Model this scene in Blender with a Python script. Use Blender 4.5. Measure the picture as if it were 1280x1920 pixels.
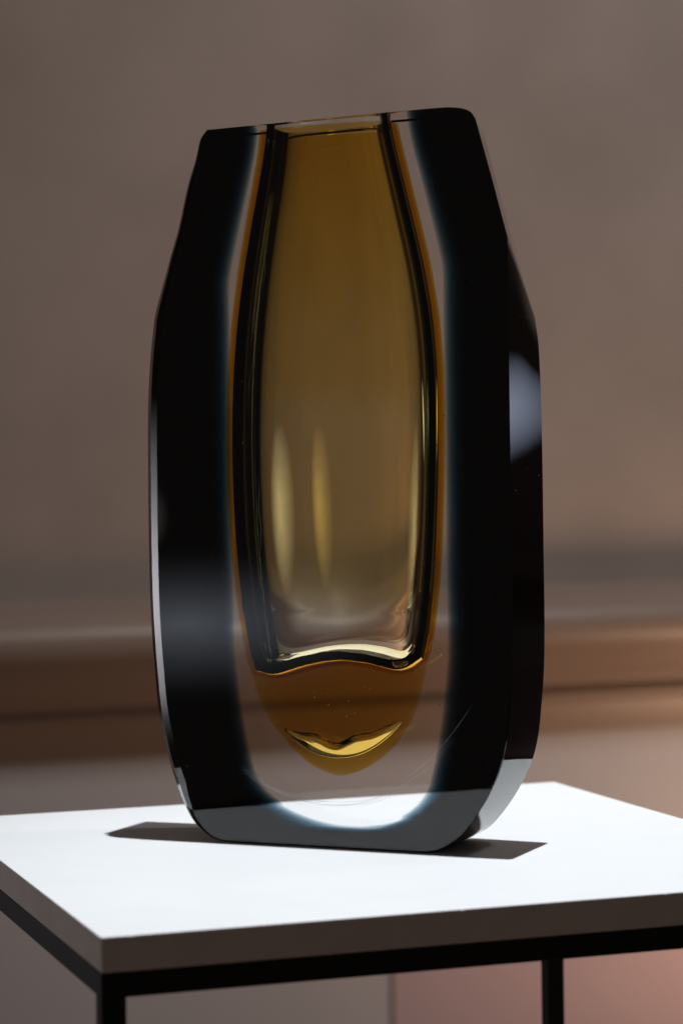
import bpy, bmesh, math, random
import numpy as np
from mathutils import Vector, Matrix, Euler

R = math.radians
sc = bpy.context.scene
for o in list(bpy.data.objects):
    bpy.data.objects.remove(o)

TZ = 0.85                                   # height of the table top above the floor
# ---------------------------------------------------------------- camera
cam_d = bpy.data.cameras.new('camera')
cam = bpy.data.objects.new('camera', cam_d)
sc.collection.objects.link(cam)
cam_d.sensor_fit = 'VERTICAL'
cam_d.sensor_height = 36.0
cam_d.lens = 85.0
cam_d.clip_start = 0.05
cam_d.clip_end = 50
cam.matrix_world = (Matrix.Translation((0, 0, TZ + 0.21927)) @
                    Matrix.Rotation(R(90 - 1.0564), 4, 'X') @ Matrix.Rotation(R(-0.8265), 4, 'Z'))
cam_d.dof.use_dof = True
cam_d.dof.focus_distance = 1.385
cam_d.dof.aperture_fstop = 7.0
sc.camera = cam

# ---------------------------------------------------------------- world, lamps, exposure
w = bpy.data.worlds.new('World')
sc.world = w
w.use_nodes = True
w.node_tree.nodes['Background'].inputs[0].default_value = (1.0, 0.86, 0.80, 1)
w.node_tree.nodes['Background'].inputs[1].default_value = 0.045

def aim(o, target):
    o.rotation_euler = (Vector(target) - Vector(o.location)).to_track_quat('-Z', 'Y').to_euler()

def spot(name, loc, target, energy, col, size, radius, blend=0.3):
    l = bpy.data.lights.new(name, 'SPOT')
    l.energy = energy; l.color = col; l.spot_size = R(size); l.spot_blend = blend
    l.shadow_soft_size = radius
    o = bpy.data.objects.new(name, l); sc.collection.objects.link(o)
    o.location = loc; aim(o, target)
    return o

def area(name, loc, target, energy, col, sx, sy, spread=180):
    l = bpy.data.lights.new(name, 'AREA')
    l.shape = 'RECTANGLE'; l.size = sx; l.size_y = sy
    l.energy = energy; l.color = col; l.spread = R(spread)
    o = bpy.data.objects.new(name, l); sc.collection.objects.link(o)
    o.location = loc; aim(o, target)
    return o

VA = R(-24.0)
VP = Vector((-0.0098, 1.3903, TZ))
def vw(u, wd, z):                            # vase coordinates -> world
    return Vector((VP.x + u * math.cos(VA) - wd * math.sin(VA),
                   VP.y + u * math.sin(VA) + wd * math.cos(VA), VP.z + z))
# the gallery spotlight above the table
spot('spotlight', vw(0.12, 0.03, 2.25), vw(0.20, 0.02, 0), 268, (0.92, 0.965, 1.0), 38, 0.013, 0.9)
# cool light raking the wall from the right, above
spot('wall_wash_light', (1.45, 1.85, 3.5), (0.30, 2.93, 0.92), 132, (1.0, 0.945, 0.915), 70, 0.16, 1.0)
# added unseen light low on the right, standing in for warm floor bounce
spot('floor_bounce_fill', (1.05, 2.70, 0.34), (0.40, 3.0, 0.74), 19, (1.0, 0.64, 0.42), 84, 0.12, 1.0)
def soft_panel(name, loc, target, radiance, col, sx, sy, power=1.0, fall='QUADRATIC_SPHERE'):
    """an added, unseen light panel, brightest in the middle"""
    o = area(name, loc, target, radiance * math.pi * sx * sy, col, sx, sy)
    l = o.data; l.use_nodes = True; nt = l.node_tree
    em = nt.nodes['Emission']
    ge = nt.nodes.new('ShaderNodeNewGeometry')
    mp = nt.nodes.new('ShaderNodeMapping'); mp.inputs['Location'].default_value = (-1, -1, 0); mp.inputs['Scale'].default_value = (2, 2, 0)
    gr = nt.nodes.new('ShaderNodeTexGradient'); gr.gradient_type = fall
    ml = nt.nodes.new('ShaderNodeMath'); ml.operation = 'MULTIPLY'; ml.inputs[1].default_value = power
    nt.links.new(ge.outputs['Parametric'], mp.inputs[0]); nt.links.new(mp.outputs[0], gr.inputs[0])
    nt.links.new(gr.outputs[0], ml.inputs[0]); nt.links.new(ml.outputs[0], em.inputs['Strength'])
    return o
# added unseen panels, placed so the polished glass mirrors something bright
soft_panel('left_reflection_panel', (-0.93, 1.76, TZ + 0.08), (-0.11, 1.43, TZ + 0.10), 1.0, (0.96, 0.93, 1.0), 0.32, 0.50, 8.0)
rl = soft_panel('right_reflection_panel', (0.87, 2.12, TZ + 0.265), (0.1, 1.34, TZ + 0.255), 1.0, (0.66, 0.74, 1.0), 0.23, 0.095, 1.9, 'SPHERICAL')
rl.rotation_euler.rotate_axis('Z', R(30))
soft_panel('front_reflection_panel', (-1.23, 0.53, TZ + 0.035), (-0.06, 1.40, TZ + 0.1), 1.0, (0.78, 0.86, 1.0), 0.60, 0.19, 1.35)
soft_panel('far_reflection_panel', (-1.97, 0.39, TZ + 0.15), (-0.01, 1.42, TZ + 0.2), 1.0, (1.0, 0.97, 0.92), 0.66, 0.30, 7.0, 'SPHERICAL')

sc.view_settings.view_transform = 'Standard'
sc.view_settings.look = 'None'
sc.view_settings.exposure = 0
sc.view_settings.gamma = 1
sc.cycles.max_bounces = 24
sc.cycles.transmission_bounces = 20
sc.cycles.glossy_bounces = 12
sc.cycles.transparent_max_bounces = 32
sc.cycles.caustics_refractive = False
sc.cycles.caustics_reflective = False
sc.cycles.sample_clamp_indirect = 6

# ---------------------------------------------------------------- helpers
def new_mat(name):
    m = bpy.data.materials.new(name); m.use_nodes = True
    nt = m.node_tree; nt.nodes.clear()
    out = nt.nodes.new('ShaderNodeOutputMaterial')
    return m, nt, out

def painted(name, col, rough=0.6, spec=0.3, var=0.06, scale=3.0, bump=0.0, bscale=400, stretch=(1, 1, 1), metal=0.0):
    m, nt, out = new_mat(name)
    N, L = nt.nodes.new, nt.links.new
    b = N('ShaderNodeBsdfPrincipled'); L(b.outputs[0], out.inputs[0])
    tc = N('ShaderNodeTexCoord'); mp = N('ShaderNodeMapping'); mp.inputs['Scale'].default_value = stretch
    L(tc.outputs['Object'], mp.inputs[0])
    n = N('ShaderNodeTexNoise'); n.inputs['Scale'].default_value = scale; n.inputs['Detail'].default_value = 6
    L(mp.outputs[0], n.inputs['Vector'])
    r = N('ShaderNodeValToRGB')
    r.color_ramp.elements[0].position = 0.3; r.color_ramp.elements[1].position = 0.7
    r.color_ramp.elements[0].color = tuple(c * (1 - var) for c in col) + (1,)
    r.color_ramp.elements[1].color = tuple(min(1, c * (1 + var)) for c in col) + (1,)
    L(n.outputs[0], r.inputs[0]); L(r.outputs[0], b.inputs['Base Color'])
    b.inputs['Roughness'].default_value = rough
    b.inputs['Specular IOR Level'].default_value = spec
    b.inputs['Metallic'].default_value = metal
    if bump:
        n2 = N('ShaderNodeTexNoise'); n2.inputs['Scale'].default_value = bscale; n2.inputs['Detail'].default_value = 3
        L(mp.outputs[0], n2.inputs['Vector'])
        bp = N('ShaderNodeBump'); bp.inputs['Strength'].default_value = bump; bp.inputs['Distance'].default_value = 0.001
        L(n2.outputs[0], bp.inputs['Height']); L(bp.outputs[0], b.inputs['Normal'])
    return m

def absorber(name, col, dens):
    """index-matched inner glass layer: invisible surface, coloured absorption inside"""
    m, nt, out = new_mat(name)
    t = nt.nodes.new('ShaderNodeBsdfTransparent'); nt.links.new(t.outputs[0], out.inputs[0])
    a = nt.nodes.new('ShaderNodeVolumeAbsorption')
    a.inputs['Color'].default_value = tuple(col) + (1,); a.inputs['Density'].default_value = dens
    nt.links.new(a.outputs[0], out.inputs['Volume'])
    return m

def link(name, me, mat=None, parent=None):
    o = bpy.data.objects.new(name, me); sc.collection.objects.link(o)
    if mat: me.materials.append(mat)
    if parent: o.parent = parent
    return o

def mesh_from(name, vs, fs):
    me = bpy.data.meshes.new(name); me.from_pydata([tuple(v) for v in vs], [], fs); me.update()
    bm = bmesh.new(); bm.from_mesh(me)
    bmesh.ops.remove_doubles(bm, verts=bm.verts, dist=1e-6)
    bmesh.ops.recalc_face_normals(bm, faces=bm.faces)
    bm.to_mesh(me); bm.free()
    return me

def smooth(me, deg=25):
    for p in me.polygons: p.use_smooth = True
    me.set_sharp_from_angle(angle=R(deg))

def boolean(a, b, op):
    """evaluate a (op) b and return a new mesh"""
    md = a.modifiers.new('b', 'BOOLEAN'); md.operation = op; md.solver = 'EXACT'; md.object = b
    dg = bpy.context.evaluated_depsgraph_get(); dg.update()
    me = bpy.data.meshes.new_from_object(a.evaluated_get(dg))
    a.modifiers.clear()
    return me

def kill(*os_):
    for o in os_: bpy.data.objects.remove(o)

def boxes(name, bxs, bevel=0.0):
    bm = bmesh.new()
    for (x0, x1, y0, y1, z0, z1) in bxs:
        r = bmesh.ops.create_cube(bm, size=1)
        bmesh.ops.scale(bm, vec=(x1 - x0, y1 - y0, z1 - z0), verts=r['verts'])
        bmesh.ops.translate(bm, vec=((x0 + x1) / 2, (y0 + y1) / 2, (z0 + z1) / 2), verts=r['verts'])
    if bevel:
        bmesh.ops.bevel(bm, geom=list(bm.edges), offset=bevel, segments=3, affect='EDGES', profile=0.5)
    me = bpy.data.meshes.new(name); bm.to_mesh(me); bm.free()
    return me

# ---------------------------------------------------------------- the wall behind, with its dado rail
WYAW = R(21.0)
WALL = Vector((0, 2.85, 0))
m_wall = painted('wall_paint', (0.40, 0.335, 0.30), 0.85, 0.2, 0.10, 5.0, 0.5, 260)
m_low = painted('lower_wall_paint', (0.54, 0.525, 0.55), 0.85, 0.2, 0.05, 1.5, 0.4, 260)
m_pink = painted('pink_panel_paint', (0.56, 0.43, 0.46), 0.85, 0.2, 0.05, 1.5, 0.4, 260)
m_rail = painted('rail_paint', (0.31, 0.235, 0.195), 0.4, 0.4, 0.10, 2.0, 0.3, 90, (1, 6, 6))
m_floor = painted('oak_floor', (0.28, 0.17, 0.10), 0.45, 0.4, 0.2, 3.0, 0.3, 60, (1, 12, 1))

def place_wall(o):
    o.location = WALL; o.rotation_euler = (0, 0, WYAW)
wall = link('wall', boxes('wall', [(-4, 5, 0, 0.15, 0, 4.0)]), m_wall)
wall['kind'] = 'structure'
place_wall(wall)

zr = TZ + 0.21927                             # camera height: photograph rows -> heights on the wall
def row(y, d=2.80): return zr - (y - 864) / 4533 * d
# (row at the picture's centre, how far it stands out of the wall)
prof = [(1100, 0), (1103, .008), (1110, .022), (1120, .042), (1132, .058), (1146, .069), (1162, .075),
        (1180, .077), (1200, .074), (1220, .066), (1240, .054), (1258, .040), (1274, .031), (1286, .025), (1296, .0215),
        (1300, .022), (1305, .0245), (1314, .027), (1324, .026), (1331, .021), (1335, .014), (1350, .011), (1375, .009), (1392, .008), (1394, 0)]
vs, fs = [], []
for x in (-3.9, 4.9):
    for (y, d) in prof: vs.append((x, -d, row(y)))
n = len(prof)
for i in range(n - 1): fs.append((i, i + 1, n + i + 1, n + i))
fs.append(tuple(range(n))); fs.append(tuple(range(n, 2 * n)))
fs.append((0, n, 2 * n - 1, n - 1))
me = mesh_from('dado_rail', vs, fs); smooth(me, 30)
rail = link('dado_rail', me, m_rail, wall)
# lower wall field (grey) and the mauve panel beside it
low = link('lower_wall_field', boxes('lower_wall_field', [(-3.9, 4.9, -0.004, -0.0005, 0.12, row(1394))]), m_low, wall)
pk = link('lower_wall_panel', boxes('lower_wall_panel', [(0.054, 4.9, -0.0075, -0.0045, 0.12, row(1640))], 0.0015), m_pink, wall)
low['label'] = 'grey painted field of wall below the moulding'
pk['label'] = 'mauve pink field of wall below the moulding'
fl = link('floor', boxes('floor', [(-5, 5, -3.0, 4.6, -0.02, 0)]), m_floor)
fl['kind'] = 'structure'

# ---------------------------------------------------------------- side table
TYAW = R(19.027)
S = 0.42
table = bpy.data.objects.new('side_table', None); sc.collection.objects.link(table)
table.location = (-0.11587, 1.13289, 0); table.rotation_euler = (0, 0, TYAW)
table['label'] = 'square white-topped side table on a thin black metal frame, under the glass vase'
table['category'] = 'table'
m_top = painted('white_laminate', (0.80, 0.81, 0.82), 0.45, 0.35, 0.012, 30, 0.05, 900)
m_edge = painted('edge_band', (0.74, 0.67, 0.63), 0.55, 0.3, 0.05, 40, 0.1, 500)
m_blk = painted('black_powder_coat', (0.006, 0.006, 0.006), 0.55, 0.3, 0.1, 60, 0.2, 900)
TH = 0.0172
me = boxes('tabletop', [(0, S, 0, S, TZ - TH, TZ)], 0.0006)
top = link('tabletop', me, m_top, table)
me.materials.append(m_edge)
for p in me.polygons:
    if abs(p.normal.z) < .5: p.material_index = 1
for (t, r) in ((.035, .0006), (.435, .0008), (.70, .0006), (.86, .0004)):
    bm = bmesh.new(); bmesh.ops.create_icosphere(bm, subdivisions=1, radius=r)
    for v in bm.verts: v.co = Vector((v.co.x * 1.6 * (1 + .4 * math.sin(v.co.z * 9e3)) + t * S, v.co.y * .35 - .0002, v.co.z * .8 + TZ - .0009))
    cm = bpy.data.meshes.new('edge_chip'); bm.to_mesh(cm); bm.free()
    link('edge_chip', cm, m_top, table)
T_ = 0.0118
zt = TZ - TH - 0.0004
for nm, b in (('rail', (T_, S - T_, 0.0, T_)), ('rail', (T_, S - T_, S - T_, S)),
              ('rail', (0.0, T_, T_, S - T_)), ('rail', (S - T_, S, T_, S - T_))):
    link(nm, boxes(nm, [(b[0], b[1], b[2], b[3], zt - T_, zt)], 0.0005), m_blk, table)
for x in (0, S - T_):
    for y in (0, S - T_):
        link('leg', boxes('leg', [(x - .0002, x + T_, y - .0002, y + T_, 0, zt)], 0.0005), m_blk, table)
for y in (0.0, S - T_):
    link('foot_rail', boxes('foot_rail', [(T_, S - T_, y, y + T_, 0.0, T_)], 0.0005), m_blk, table)

# ---------------------------------------------------------------- the glass vase
TK = 0.055                                    # slab thickness, front face at w = 0
vase = bpy.data.objects.new('glass_vase', None); sc.collection.objects.link(vase)
vase.location = VP + Vector((0, 0, 0.0003)); vase.rotation_euler = (0, 0, VA)
vase['label'] = 'tall faceted glass vase, near-black sides and amber core, standing on the white table'
vase['category'] = 'vase'

def catmull(pts, nper):
    """closed list of (u, z, corner) -> dense outline; corner=1 keeps a crease"""
    out = []; n = len(pts)
    for i in range(n):
        p0, p1, p2, p3 = (pts[(i + k) % n] for k in (-1, 0, 1, 2))
        a, b = np.array(p1[:2]), np.array(p2[:2])
        ta = (b - np.array(p0[:2])) / 2 if not p1[2] else (b - a)
        tb = (np.array(p3[:2]) - a) / 2 if not p2[2] else (b - a)
        L_ = np.linalg.norm(b - a)
        ta = ta / (np.linalg.norm(ta) + 1e-12) * L_; tb = tb / (np.linalg.norm(tb) + 1e-12) * L_
        for k in range(nper):
            t = k / nper
            out.append(a * (2*t**3 - 3*t*t + 1) + ta * (t**3 - 2*t*t + t) + b * (-2*t**3 + 3*t*t) + tb * (t**3 - t*t))
    return np.array(out)

# outline of the slab seen square on (u, z, crease), clockwise from the top left;
front = [(-.0722, .4178, 1), (.0735, .4200, 0), (.0860, .4190, 0), (.0925, .4165, 0), (.0955, .4125, 1), (.1045, .3800, 0),
         (.1136, .3455, 1), (.1136, .3100, 0), (.1136, .2400, 0), (.1136, .1700, 0), (.1134, .1150, 0), (.1116, .0850, 0),
         (.1070, .0540, 0), (.0965, .0310, 0), (.0810, .0105, 0), (.0700, .0028, 0), (.0600, .0000, 1), (-.0600, .0000, 1),
         (-.0710, .0005, 0), (-.0805, .0040, 0), (-.0925, .0134, 0), (-.1045, .0320, 0), (-.1146, .0699, 0), (-.1177, .0986, 0), (-.1199, .1337, 0),
         (-.1205, .1815, 0), (-.1203, .2134, 0), (-.1195, .2580, 0), (-.1170, .2897, 0), (-.1138, .3087, 0), (-.1089, .3227, 0), (-.1022, .3399, 0), (-.0945, .3617, 0), (-.0874, .3862, 0), (-.0800, .4050, 0), (-.0768, .4130, 0)]
back = list(front)
bk = {3: (.0790, .4165, 1), 2: (.0730, .4185, 0), 1: (.0640, .4195, 0), 4: (.0800, .4125, 1), 5: (.0950, .3560, 0), 6: (.1102, .3030, 1),
      7: (.1122, .2870, 0), 8: (.1134, .2400, 0)}
for k, v in bk.items(): back[k] = v
back[3] = (.0775, .4165, 0)
NP = 7
F = catmull(front, NP); B = catmull(back, NP)
def inset(P, d):
    """move an outline inwards by d (scalar or array)"""
    t = np.roll(P, -1, 0) - np.roll(P, 1, 0); t /= (np.linalg.norm(t, axis=1)[:, None] + 1e-12)
    nrm = np.stack([t[:, 1], -t[:, 0]], 1)                 # clockwise outline: inward normal
    return P + nrm * np.reshape(d, (-1, 1))
m_ = len(F)
# bevel of the front edge: broad on the left side, a hair elsewhere
left = np.clip((-F[:, 0] - .055) / .04, 0, 1) * np.clip((.42 - F[:, 1]) / .02, 0, 1) * np.interp(F[:, 1], [.30, .345], [1, .5]) * np.clip((F[:, 1] + .002) / .03, 0, 1)
cw = .0006 + .0112 * left
cdp = .0006 + .0100 * left
cb = np.full(m_, .0007)
# inset must bulge inward whatever the winding
if np.abs(inset(F, .002)[:, 0]).max() > np.abs(F[:, 0]).max():
    sgn = -1
else: sgn = 1
rings = []
rings.append((inset(F, sgn * cw), np.zeros(m_)))
rings.append((inset(F, sgn * cw * .50), cdp * .30))
rings.append((F, cdp))
for t in (.3, .5, .7):
    rings.append(((F * (1 - t) + B * t), np.full(m_, TK * t)))
rings.append((B, TK - cb))
rings.append((inset(B, sgn * cb), np.full(m_, TK)))
def ring_mesh(name, rings, shrink=0.0):
    vs, fs = [], []
    for (P, wv) in rings:
        Q = inset(P, sgn * shrink) if shrink else P
        for p, a in zip(Q, wv): vs.append((p[0], min(max(a, shrink), TK - shrink) if shrink else a, p[1]))
    K = len(rings); n = len(rings[0][0])
    for k in range(K - 1):
        for i in range(n):
            j = (i + 1) % n
            fs.append((k*n + i, k*n + j, (k+1)*n + j, (k+1)*n + i))
    fs.append(tuple(range(n))); fs.append(tuple(range((K-1)*n, K*n)))
    return mesh_from(name, vs, fs)

hull = link('hull', ring_mesh('hull', rings))
hull_in = link('hull_in', ring_mesh('hull_in', [rings[0], rings[2], rings[3], rings[4], rings[5], rings[6], rings[7]], .00025))

def interp(tab, z, c):
    a = np.array(tab); return float(np.interp(z, a[:, 0], a[:, c]))
AMBER = [(0.0404, -0.0049, 0.0058), (0.0430, -0.013, 0.0135), (0.0458, -0.0189, 0.0192), (0.0567, -0.0325, 0.0348), (0.0722, -0.0441, 0.0455), (0.0878, -0.0516, 0.0530), (0.1188, -0.0597, 0.0600), (0.1499, -0.065, 0.0635), (0.181, -0.0676, 0.0655), (0.212, -0.0688, 0.0670), (0.243, -0.0687, 0.0677), (0.274, -0.0673, 0.0675), (0.3049, -0.0643, 0.0652), (0.3358, -0.0594, 0.0600), (0.3667, -0.0531, 0.0526), (0.3976, -0.0462, 0.0450), (0.4162, -0.0432, 0.0405), (0.4350, -0.0417, 0.0388)]
WIN = [(0.0099, 0.0183), (0.0120, .0260), (0.0154, 0.0340), (0.0229, 0.0500), (0.0319, 0.0592), (0.0443, 0.0640), (0.0723, 0.0695), (0.1084, 0.0738), (0.1407, 0.0768), (0.1758, 0.0795), (0.2152, 0.0816), (0.2554, 0.0832), (0.274, 0.0829), (0.2925, 0.0818), (0.3111, 0.0780), (0.3419, 0.0718), (0.3726, 0.0642), (0.3972, 0.0575), (0.4095, 0.0547), (0.4219, 0.0530), (0.4500, .0510)]

def smooth_tab(tab, zs, c, it=3):
    v = np.array([interp(tab, z, c) for z in zs])
    for _ in range(it):
        v[1:-1] = (v[:-2] + 2 * v[1:-1] + v[2:]) / 4
    return v

def stack(name, levels, nth=72, wave=None):
    """levels: (z, uL, uR, b, wcentre, power). Closed surface of stacked super-ellipses, axis at w = TK/2"""
    vs, fs = [], []
    for (z, uL, uR, b, p) in levels:
        uc, a = (uL + uR) / 2, (uR - uL) / 2
        for i in range(nth):
            th = 2 * math.pi * (i + .5) / nth
            c, s_ = math.cos(th), math.sin(th)
            u = uc + a * math.copysign(abs(c) ** (2 / p), c)
            ww = TK / 2 + b * math.copysign(abs(s_) ** (2 / p), s_)
            vs.append((u, ww, z + (wave(u, z) if wave else 0)))
    K = len(levels)
    for k in range(K - 1):
        for i in range(nth):
            j = (i + 1) % nth
            fs.append((k*nth + i, k*nth + j, (k+1)*nth + j, (k+1)*nth + i))
    for base in (0, (K - 1) * nth):           # caps as strips of quads, so a wavy end stays wavy
        for i in range(nth // 2 - 1):
            fs.append((base + i, base + i + 1, base + nth - 2 - i, base + nth - 1 - i))
    return mesh_from(name, vs, fs)

# clear core: its cut with the flat faces is the clear window
ZW = .0085
zs = np.concatenate([ZW + (np.linspace(0.03, 1, 14) ** 2) * .03, np.arange(.045, .452, .006)])
wv = smooth_tab(WIN, zs, 1)
lv = []
for z, x in zip(zs, wv):
    s_ = min(1, (z - ZW) / .045); s_ = s_ * (2 - s_)
    Bz = TK / 2 + .0145 * s_
    if z < .0183: x = .0535 * math.sqrt(max(1e-6, (z - ZW) / .0145)) if z < .0180 else x
    A = x / math.sqrt(1 - (TK / 2 / Bz) ** 2)
    A = min(A, .098)
    lv.append((float(z), -A, A, Bz, 2))
z0, A0, B0 = lv[0][0], lv[0][2], lv[0][3]
cap = []
for t in (.25, .5, .7, .85, .95, .995):
    g = math.sqrt(1 - t * t)
    cap.append((z0 - .0058 * t, -A0 * g, A0 * g, B0 * g, 2))
core = link('core', stack('core', list(reversed(cap)) + lv, 96))

# cavity
def wave(u):                                  # height of the cavity floor along u
    pu = [-.060, -.0493, -.0420, -.0361, -.0188, .0017, .022, .0369, .0430, .0486, .0536, .062]
    pz = [.0995, .0990, .0972, .0975, .1029, .1071, .1053, .1016, .1018, .1049, .1095, .1120]
    return float(np.interp(u, pu, pz))
WU = np.linspace(-.062, .062, 125)
WV = np.array([wave(x) for x in WU])
for _ in range(10): WV[1:-1] = (WV[:-2] + 2 * WV[1:-1] + WV[2:]) / 4
def wavez(u, z):
    f = max(0.0, 1 - (z - .104) / .09) ** 1.6 if z > .104 else 1
    return (float(np.interp(u, WU, WV)) - .104) * f
AIN = .0036
BC = .0205
def bcav(d):
    if d < 0.0015: return BC * 0.6800 * math.sqrt(max(0.0, 1 - (1 - .95 * d / 0.0015) ** 2))
    if d < 0.0065: return BC * 0.6800 + 0.8 * (d - 0.0015)
    return BC - 0.00099 * math.exp(-(d - 0.0065) / 0.003)
def cav_levels(grow=0.0):
    out = []
    for d in list(0.0015 * np.linspace(0, 1, 14) ** 2) + list(np.linspace(0.0022, .0335, 29)):
        out.append((.104 + d, bcav(d)))
    for z in np.arange(.1475, .46, .0065):
        out.append((float(z), float(np.interp(z, [.25, .30, .36, .41, .46], [BC, BC * .98, BC * .88, BC * .78, BC * .7]))))
    zz = np.array([o[0] for o in out])
    L_ = smooth_tab(AMBER, zz, 1) + AIN; R_ = smooth_tab(AMBER, zz, 2) - AIN
    res = []
    for (z, b), l, r in zip(out, L_, R_):
        res.append((z - (grow if z < .1041 else 0), l - grow, r + grow, max(b, 0.0003) + grow, 3.2))
    return res
cavity = link('cavity', stack('cavity', cav_levels(), 120, wavez))
cavity_g = link('cavity_g', stack('cavity_g', cav_levels(.0003), 120, wavez))

# amber envelope
zs = np.concatenate([np.array([.0396, .0400, .0406, .0416, .0430, .0448, .0475, .0510]), np.arange(.056, .098, .006), np.arange(.0985, .112, .0008), np.arange(.114, .4165, .006), [.4163]])
L_ = smooth_tab([(.0393, .000, .001)] + AMBER, zs, 1, 1); R_ = smooth_tab([(.0393, .000, .001)] + AMBER, zs, 2, 1)
lv = []
for z, l, r in zip(zs, L_, R_):
    t = min(1, max(0, (z - .0392) / .006))
    b = .0056 * math.sqrt(1 - (1 - t) ** 2)
    d = z - .104 + .0025
    b = max(b, (bcav(d) + .0006 + .0019 * min(1, max(0, (d - .022) / .03))) if d > 0 else 0)
    if z > .25: b = min(.0240, b + (z - .25) * .05)
    lv.append((float(z), float(l), float(r), max(b, .0008), 3.3 if z > .1 else 4.0))
def env_wave(u, z):
    f = min(1, max(0, (z - .060) / .03))
    return wavez(u, z) * f
env = link('env', stack('env', lv, 120, env_wave))
# added lens-shaped void low in the amber, made to imitate a bright reflection
def crescent_mesh():
    vs, fs = [], []
    nu, nth = 49, 40
    for i in range(nu):
        x = -1 + 2 * i / (nu - 1)
        u = .0025 + .0375 * x
        zl = .0500 + .0185 * abs(x) ** 2.1 + .0035 * x              # lower arc
        zu = .0632 + .0063 * abs(x) ** 1.4 - .0030 * math.exp(-((x + .05) / .25) ** 2) + .0010 * math.sin(9 * x) * (1 - x * x) + .0035 * x
        zu = max(zu, zl + .0001)
        zc, h = (zl + zu) / 2, (zu - zl) / 2
        h = max(h, .00002)
        dpt = .0036 * math.sqrt(max(1e-5, 1 - x * x))
        for k in range(nth):
            q = k / (nth // 2)                                    # 0 bottom, 1 top, 2 bottom again
            ze = q if q <= 1 else 2 - q; sd = -1 if q <= 1 else 1
            ze = ze ** 1.5 if ze < .5 else ze - .5 + .5 ** 1.5 + (ze - .5) * (1 - 2 * .5 ** 1.5)
            d = 2 * h * ze; e = .0011
            b = dpt * (math.sqrt(max(0, 1 - (1 - d / e) ** 2)) if d < e else 1) + .16 * max(0, d - e)
            b *= math.sqrt(max(0, min(1, (2 * h - d) / .0045)))
            vs.append((u, TK / 2 + sd * b, zc - h + d))
    for i in range(nu - 1):
        for k in range(nth):
            j = (k + 1) % nth
            fs.append((i*nth + k, i*nth + j, (i+1)*nth + j, (i+1)*nth + k))
    fs.append(tuple(range(nth))); fs.append(tuple(range((nu-1)*nth, nu*nth)))
    me = mesh_from('crescent', vs, fs); return me

# materials of the glass
m_glass, nt, out = new_mat('polished_glass')
g = nt.nodes.new('ShaderNodeBsdfGlass'); g.inputs['IOR'].default_value = 1.60; g.inputs['Roughness'].default_value = 0.0
g.inputs['Color'].default_value = (1, 1, 1, 1)
nt.links.new(g.outputs[0], out.inputs[0])
tc = nt.nodes.new('ShaderNodeTexCoord'); nz = nt.nodes.new('ShaderNodeTexNoise')
nz.inputs['Scale'].default_value = 14; nz.inputs['Detail'].default_value = 1
bp = nt.nodes.new('ShaderNodeBump'); bp.inputs['Strength'].default_value = 0.03; bp.inputs['Distance'].default_value = 0.001
nt.links.new(tc.outputs['Object'], nz.inputs['Vector']); nt.links.new(nz.outputs[0], bp.inputs['Height'])
nt.links.new(bp.outputs[0], g.inputs['Normal'])
m_dark = absorber('smoke_blue_glass', (0.0, 0.27, 0.39), 1250)
m_amber = absorber('amber_glass', (0.905, 0.728, 0.0), 225)

body_me = boolean(hull, cavity, 'DIFFERENCE'); smooth(body_me, 22)
body = link('clear_glass_body', body_me, m_glass, vase)
dark_me = boolean(hull_in, core, 'DIFFERENCE'); smooth(dark_me, 30)
dark = link('dark_glass_layer', dark_me, m_dark, vase)
amber_me = boolean(env, cavity_g, 'DIFFERENCE'); smooth(amber_me, 30)
amber = link('amber_glass_layer', amber_me, m_amber, vase)
cres_me = crescent_mesh()
for p in cres_me.polygons: p.use_smooth = True
cres_me.flip_normals()
cres = link('reflection_crescent', cres_me, m_glass, vase)  # added void that stands in for the crescent-shaped reflection
kill(hull, hull_in, core, cavity, cavity_g, env)

# ---------------------------------------------------------------- dust and polishing marks on the glass
m_dust = painted('dust', (0.8, 0.8, 0.8), 0.9, 0.1, 0.02, 5)
rng = random.Random(7)
def inside_front(u, z):
    P = F; n = len(P); c = False; j = n - 1
    for i in range(n):
        if (P[i][1] > z) != (P[j][1] > z) and u < (P[j][0]-P[i][0])*(z-P[i][1])/(P[j][1]-P[i][1]) + P[i][0]: c = not c
        j = i
    return c
vs, fs = [], []
def speck(p, r):
    k = len(vs)
    for d in ((1,0,0),(-1,0,0),(0,1,0),(0,-1,0),(0,0,1),(0,0,-1)):
        vs.append((p[0]+d[0]*r*rng.uniform(.6,1.3), p[1]+d[1]*r, p[2]+d[2]*r*rng.uniform(.6,1.3)))
    for a in ((0,2,4),(2,1,4),(1,3,4),(3,0,4),(2,0,5),(1,2,5),(3,1,5),(0,3,5)): fs.append(tuple(k+i for i in a))
n_s = 0
while n_s < 420:
    u, z = rng.uniform(-.11, .11), rng.uniform(.004, .415)
    if rng.random() < .35: u, z = rng.gauss(0, .04), rng.gauss(.14, .06)
    if not inside_front(u * 1.05, z): continue
    r = .00006 + .00016 * rng.random() ** 4
    speck((u, -r * .6, z), r); n_s += 1
# dust along the right shoulder and side
def on_side(t, wt):
    i = 5 * NP + int(t * NP * 4); p = F[i] * (1 - wt) + B[i] * wt
    return (p[0], TK * wt, p[1])
for k in range(170):
    i = rng.randrange(3 * NP, 7 * NP) if rng.random() < .65 else rng.randrange(7 * NP, 13 * NP)
    wt = rng.uniform(.05, .95); f = rng.random(); j = i + 1
    p = (F[i] * (1-f) + F[j] * f) * (1 - wt) + (B[i] * (1-f) + B[j] * f) * wt
    speck((p[0] + .00005, TK * wt, p[1]), .00005 + .00010 * rng.random() ** 3)
du = link('dust_specks', mesh_from('dust_specks', vs, fs), m_dust, vase); du['kind'] = 'stuff'
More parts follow.
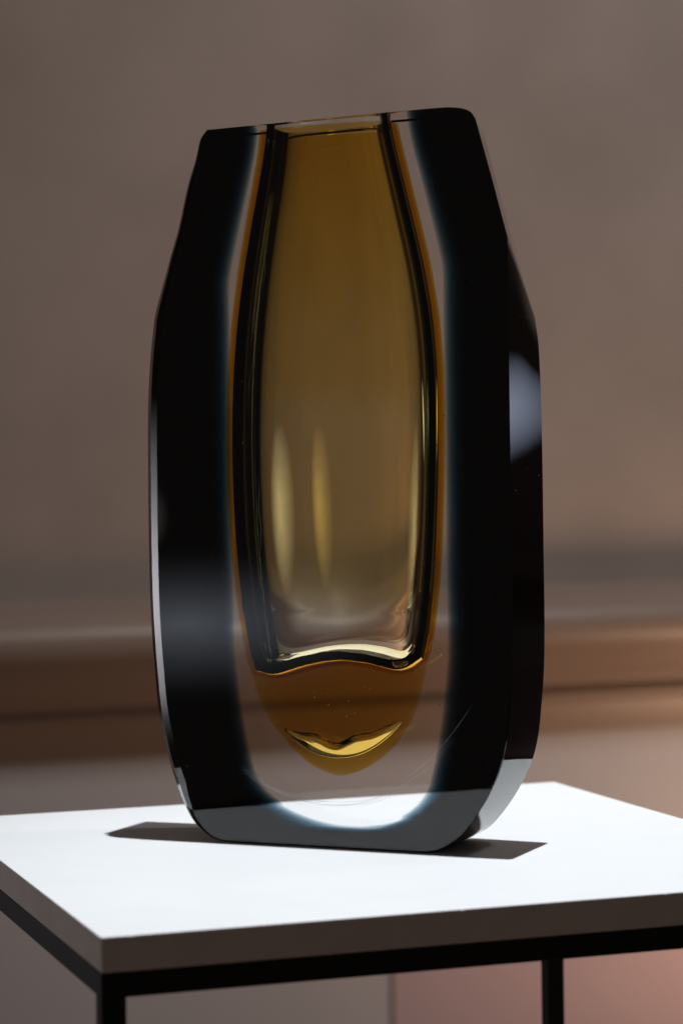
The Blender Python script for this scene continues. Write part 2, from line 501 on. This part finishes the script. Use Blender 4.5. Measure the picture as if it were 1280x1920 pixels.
# fine curved grinding scratches around the foot of the clear window
bmv, bmf = [], []
def hair(pts, r):
    k0 = len(bmv)
    for (u, z, s_) in pts:
        for a in (0, 2.1, 4.2): bmv.append((u + r*s_*math.cos(a), -.00003 + r*s_*.5*math.sin(a), z + r*s_*math.sin(a)))
    for i in range(len(pts) - 1):
        for a in range(3):
            b = (a + 1) % 3
            bmf.append((k0+i*3+a, k0+i*3+b, k0+(i+1)*3+b, k0+(i+1)*3+a))
for k in range(46):
    c0 = rng.uniform(-1.0, .9); ln = rng.uniform(.08, .45) if k > 6 else rng.uniform(.7, 1.1)
    off = rng.gauss(.004, .0022)
    pts = []
    for i in range(14):
        q = c0 + ln * i / 13
        u = .058 * q; z = .0235 + .020 * abs(q) ** 2.4 + off * (1 - .3 * abs(q)) - .0015 * (1 - abs(q))
        pts.append((u, z, math.sin(math.pi * (i + .3) / 13.6)))
    hair(pts, rng.uniform(.00004, .00009))
for (u0, z0, u1, z1, r) in ((-.0385, .330, -.0470, .262, .00007), (-.0335, .352, -.0372, .322, .00005), (.0165, .322, .0215, .297, .00009),
                            (-.0300, .262, -.0318, .214, .00007), (-.0255, .250, -.0262, .222, .00006), (-.0420, .214, -.0405, .170, .00006),
                            (.0420, .276, .0455, .246, .00006), (-.0015, .402, .0150, .4005, .00006)):
    hair([(u0 + (u1 - u0) * i / 13 + .0004 * math.sin(i * .9), z0 + (z1 - z0) * i / 13, math.sin(math.pi * (i + .3) / 13.6)) for i in range(14)], r)
sm = link('polishing_scratches', mesh_from('polishing_scratches', bmv, bmf), m_dust, vase); sm['kind'] = 'stuff'

# a few seed bubbles frozen in the glass
bm = bmesh.new()
for k in range(26):
    r = rng.uniform(.00018, .00050)
    if k < 14: c = (rng.uniform(-.03, .035), TK / 2 + rng.uniform(-.003, .003), rng.uniform(.072, .094))
    else: c = (rng.choice((-1, 1)) * rng.uniform(.064, .072), rng.uniform(.008, .02), rng.uniform(.06, .26))
    m4 = Matrix.Translation(c) @ Matrix.Diagonal((1, 1, rng.uniform(1, 1.5), 1))
    bmesh.ops.create_icosphere(bm, subdivisions=2, radius=r, matrix=m4)
bmesh.ops.recalc_face_normals(bm, faces=bm.faces)
bmesh.ops.reverse_faces(bm, faces=bm.faces)
sb = bpy.data.meshes.new('seed_bubbles'); bm.to_mesh(sb); bm.free()
for p in sb.polygons: p.use_smooth = True
so = link('seed_bubbles', sb, m_glass, vase); so['kind'] = 'stuff'
